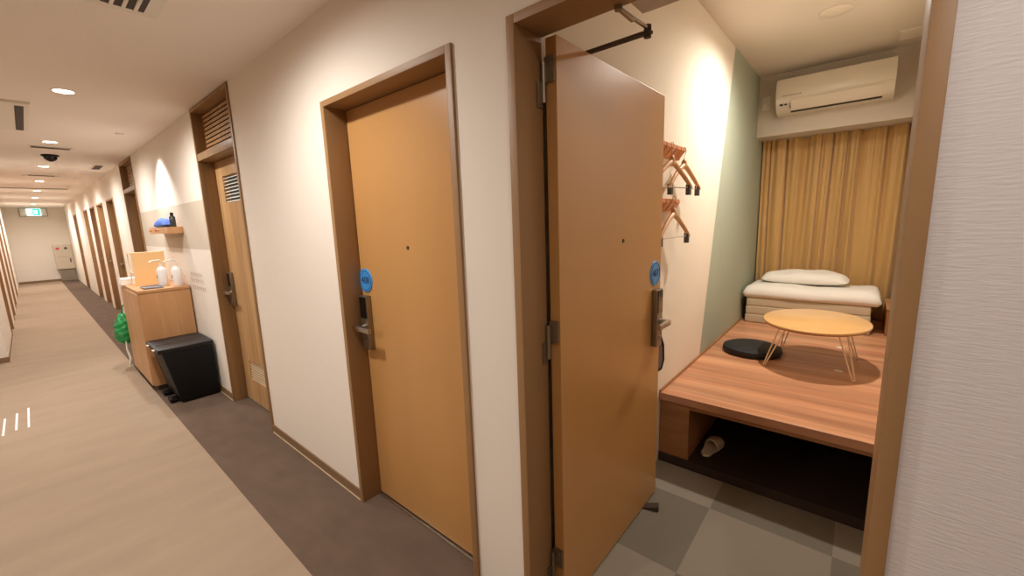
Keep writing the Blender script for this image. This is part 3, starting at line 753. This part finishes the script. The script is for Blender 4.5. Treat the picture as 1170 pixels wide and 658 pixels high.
# low bedside cabinet on the platform and pale panel above it
r = thing('bedside_box', 'low wooden box at the end of the bed by the curtain', 'cabinet', (4.7, -.235, PZ))
MB().box(4.5, 4.98, YRr+.002, -.205, PZ+.0005, .67, .002).build('body', M_platf, r)
MB().box(4.495, 4.985, YRr+.002, -.200, .67, .685, .002).build('lid', M_count, r)
r = thing('upright_panel', 'pale upright panel resting on the wooden bedside box', 'panel', (4.6, -.265, .686))
MB().box(4.50, 4.62, YRr+.003, -.255, .686, .965, .002).build('board', M_acw, r)
MB().box(4.50, 4.62, -.2552, -.2535, .69, .70).build('foot_rail', M_acw, r)

# ------------------------------------------------------------------ hanger rails with hangers
def rack(xr, z, label, n):
    k = thing('hanger_rail', label, 'hanger rail', (xr-.2, YL, z), 'wooden hanger rails on the room wall')
    MB().box(xr-.42, xr, YL-.018, YL-.001, z-.034, z+.034, .002).build('back_board', M_peg, k)
    for i in range(n):
        x = xr-.045-i*.075
        m = MB().prism([(YL-.018, z-.03), (YL-.052, z+.012), (YL-.050, z+.032), (YL-.030, z+.033), (YL-.018, z+.01)], x-.033, x+.033, 'x', .0015)
        m.build('peg', M_peg, k)
    return k
rack(2.535, 1.845, 'wooden five peg rail higher on the room wall behind the open door', 5)
rack(2.47, 1.555, 'wooden peg rail lower on the room wall behind the open door', 5)
def hanger(label, x, y, z, rz, clips=True):
    h = thing('clothes_hanger', label, 'hanger', (0, 0, 0), 'wooden clothes hangers on the room wall')
    m = MB(); pts, rad = [], []
    for i in range(25):
        t = -1+2*i/24; a = abs(t)
        pts.append((t*.20, -.012*a*a, -.055-.11*a**1.2-.02*a*a)); rad.append(.0145-.004*a if a < .97 else .008)
    m.tube(pts, rad, 10)
    m.lathe([(.013, -.075), (.017, -.055), (.014, -.035), (.006, -.022)], (0, 0, 0), 'z', 14)
    m.build('shoulders', M_hang, h, True, 60)
    m = MB(); m.tube([(0, 0, -.03), (0, 0, .0)]+[(.02*math.cos(a)-.0, 0, .022+.022*math.sin(a)) for a in [math.radians(q) for q in range(-60, 200, 20)]], .0018, 8); m.build('hook', M_steel, h, True)
    m = MB(); m.tube([(-.165, -.008, -.15), (-.165, -.006, -.185), (.165, -.006, -.185), (.165, -.008, -.15)], .0022, 8); m.build('trouser_bar', M_steel, h, True)
    if clips:
        for s_ in (-1, 1):
            m = MB().box(s_*.18-.012, s_*.18+.012, -.018, .006, -.225, -.165, .003); m.build('clip', mat('clip_grey', (88, 84, 80), .4, .4), h)
    h.location = (x, y, z); h.rotation_euler = (0, 0, rz)
    return h
H0 = hanger('wooden clip hanger on the higher rail, farther from the open door', 2.505, YL-.052, 1.835, -.10)
copy_tree(H0, (2.26, YL-.068, 1.832), -.16, 'wooden clip hanger on the higher rail, closer to the door edge')
copy_tree(H0, (2.34, YL-.058, 1.56), -.06, 'wooden hanger hanging from the lower rail')
# black shoehorn-like strap bag hanging between door and wall
r = thing('hanging_bag', 'small grey pouch with black edging hanging behind the open door', 'bag', (2.2, .83, .68))
m = MB(); m.prism([(2.12, .645), (2.255, .64), (2.28, .68), (2.27, .76), (2.235, .80), (2.12, .80)], .822, .838, 'y', .004); m.build('pouch', mat('pouch_grey', (96, 88, 84), .7), r)
m = MB(); m.tube([(2.12, .825, .64), (2.255, .825, .632), (2.287, .825, .675), (2.277, .825, .765), (2.24, .828, .83), (2.225, .850, .88), (2.225, .8625, .90)], .009, 8); m.build('edging', M_black, r, True)

# ------------------------------------------------------------------ room lamp
rl = thing('room_downlight', 'downlight over the platform in the small room', 'ceiling light', (3.25, .30, ZR))
m = MB(); m.lathe([(.052, -.003), (.066, -.005), (.07, 0), (.05, 0)], (3.25, .30, ZR)); m.build('trim_ring', M_white, rl, True)
m = MB(); m.lathe([(.001, -.004), (.05, -.004), (.05, -.001), (.001, -.001)], (3.25, .30, ZR)); m.build('lens', M_lens, rl, True)
spot((3.25, .30, ZR-.02), 94, 168, .85, .05, (1, .91, .80))

# ------------------------------------------------------------------ camera, world, colour
F, YAW, PIT, ROL = 468.42, .8631, -.1623, -.0346
cy, sy = math.cos(YAW), math.sin(YAW)
fw = Vector((sy*math.cos(PIT), cy*math.cos(PIT), math.sin(PIT))); rt = Vector((cy, -sy, 0)); up = rt.cross(fw)
R_ = rt*math.cos(ROL)+up*math.sin(ROL); U_ = -rt*math.sin(ROL)+up*math.cos(ROL)
cd = bpy.data.cameras.new('camera'); cam = bpy.data.objects.new('camera', cd); COL.objects.link(cam)
cam.matrix_world = Matrix(((R_.x, U_.x, -fw.x, 0), (R_.y, U_.y, -fw.y, 0), (R_.z, U_.z, -fw.z, 1.498), (0, 0, 0, 1)))
cd.sensor_width = 36; cd.sensor_fit = 'HORIZONTAL'; cd.lens = 36*F/1170; cd.clip_start = .02; cd.clip_end = 100
sc.camera = cam
w = bpy.data.worlds.new('world'); sc.world = w; w.use_nodes = True
w.node_tree.nodes['Background'].inputs['Color'].default_value = (.9, .8, .7, 1); w.node_tree.nodes['Background'].inputs['Strength'].default_value = .05
sc.view_settings.view_transform = 'Standard'; sc.view_settings.look = 'None'; sc.view_settings.gamma = 1; sc.view_settings.exposure = .63
sc.view_settings.use_curve_mapping = False
sc.cycles.use_denoising = True; sc.cycles.max_bounces = 10; sc.cycles.diffuse_bounces = 6; sc.cycles.sample_clamp_indirect = 6
sc.cycles.caustics_reflective = False; sc.cycles.caustics_refractive = False
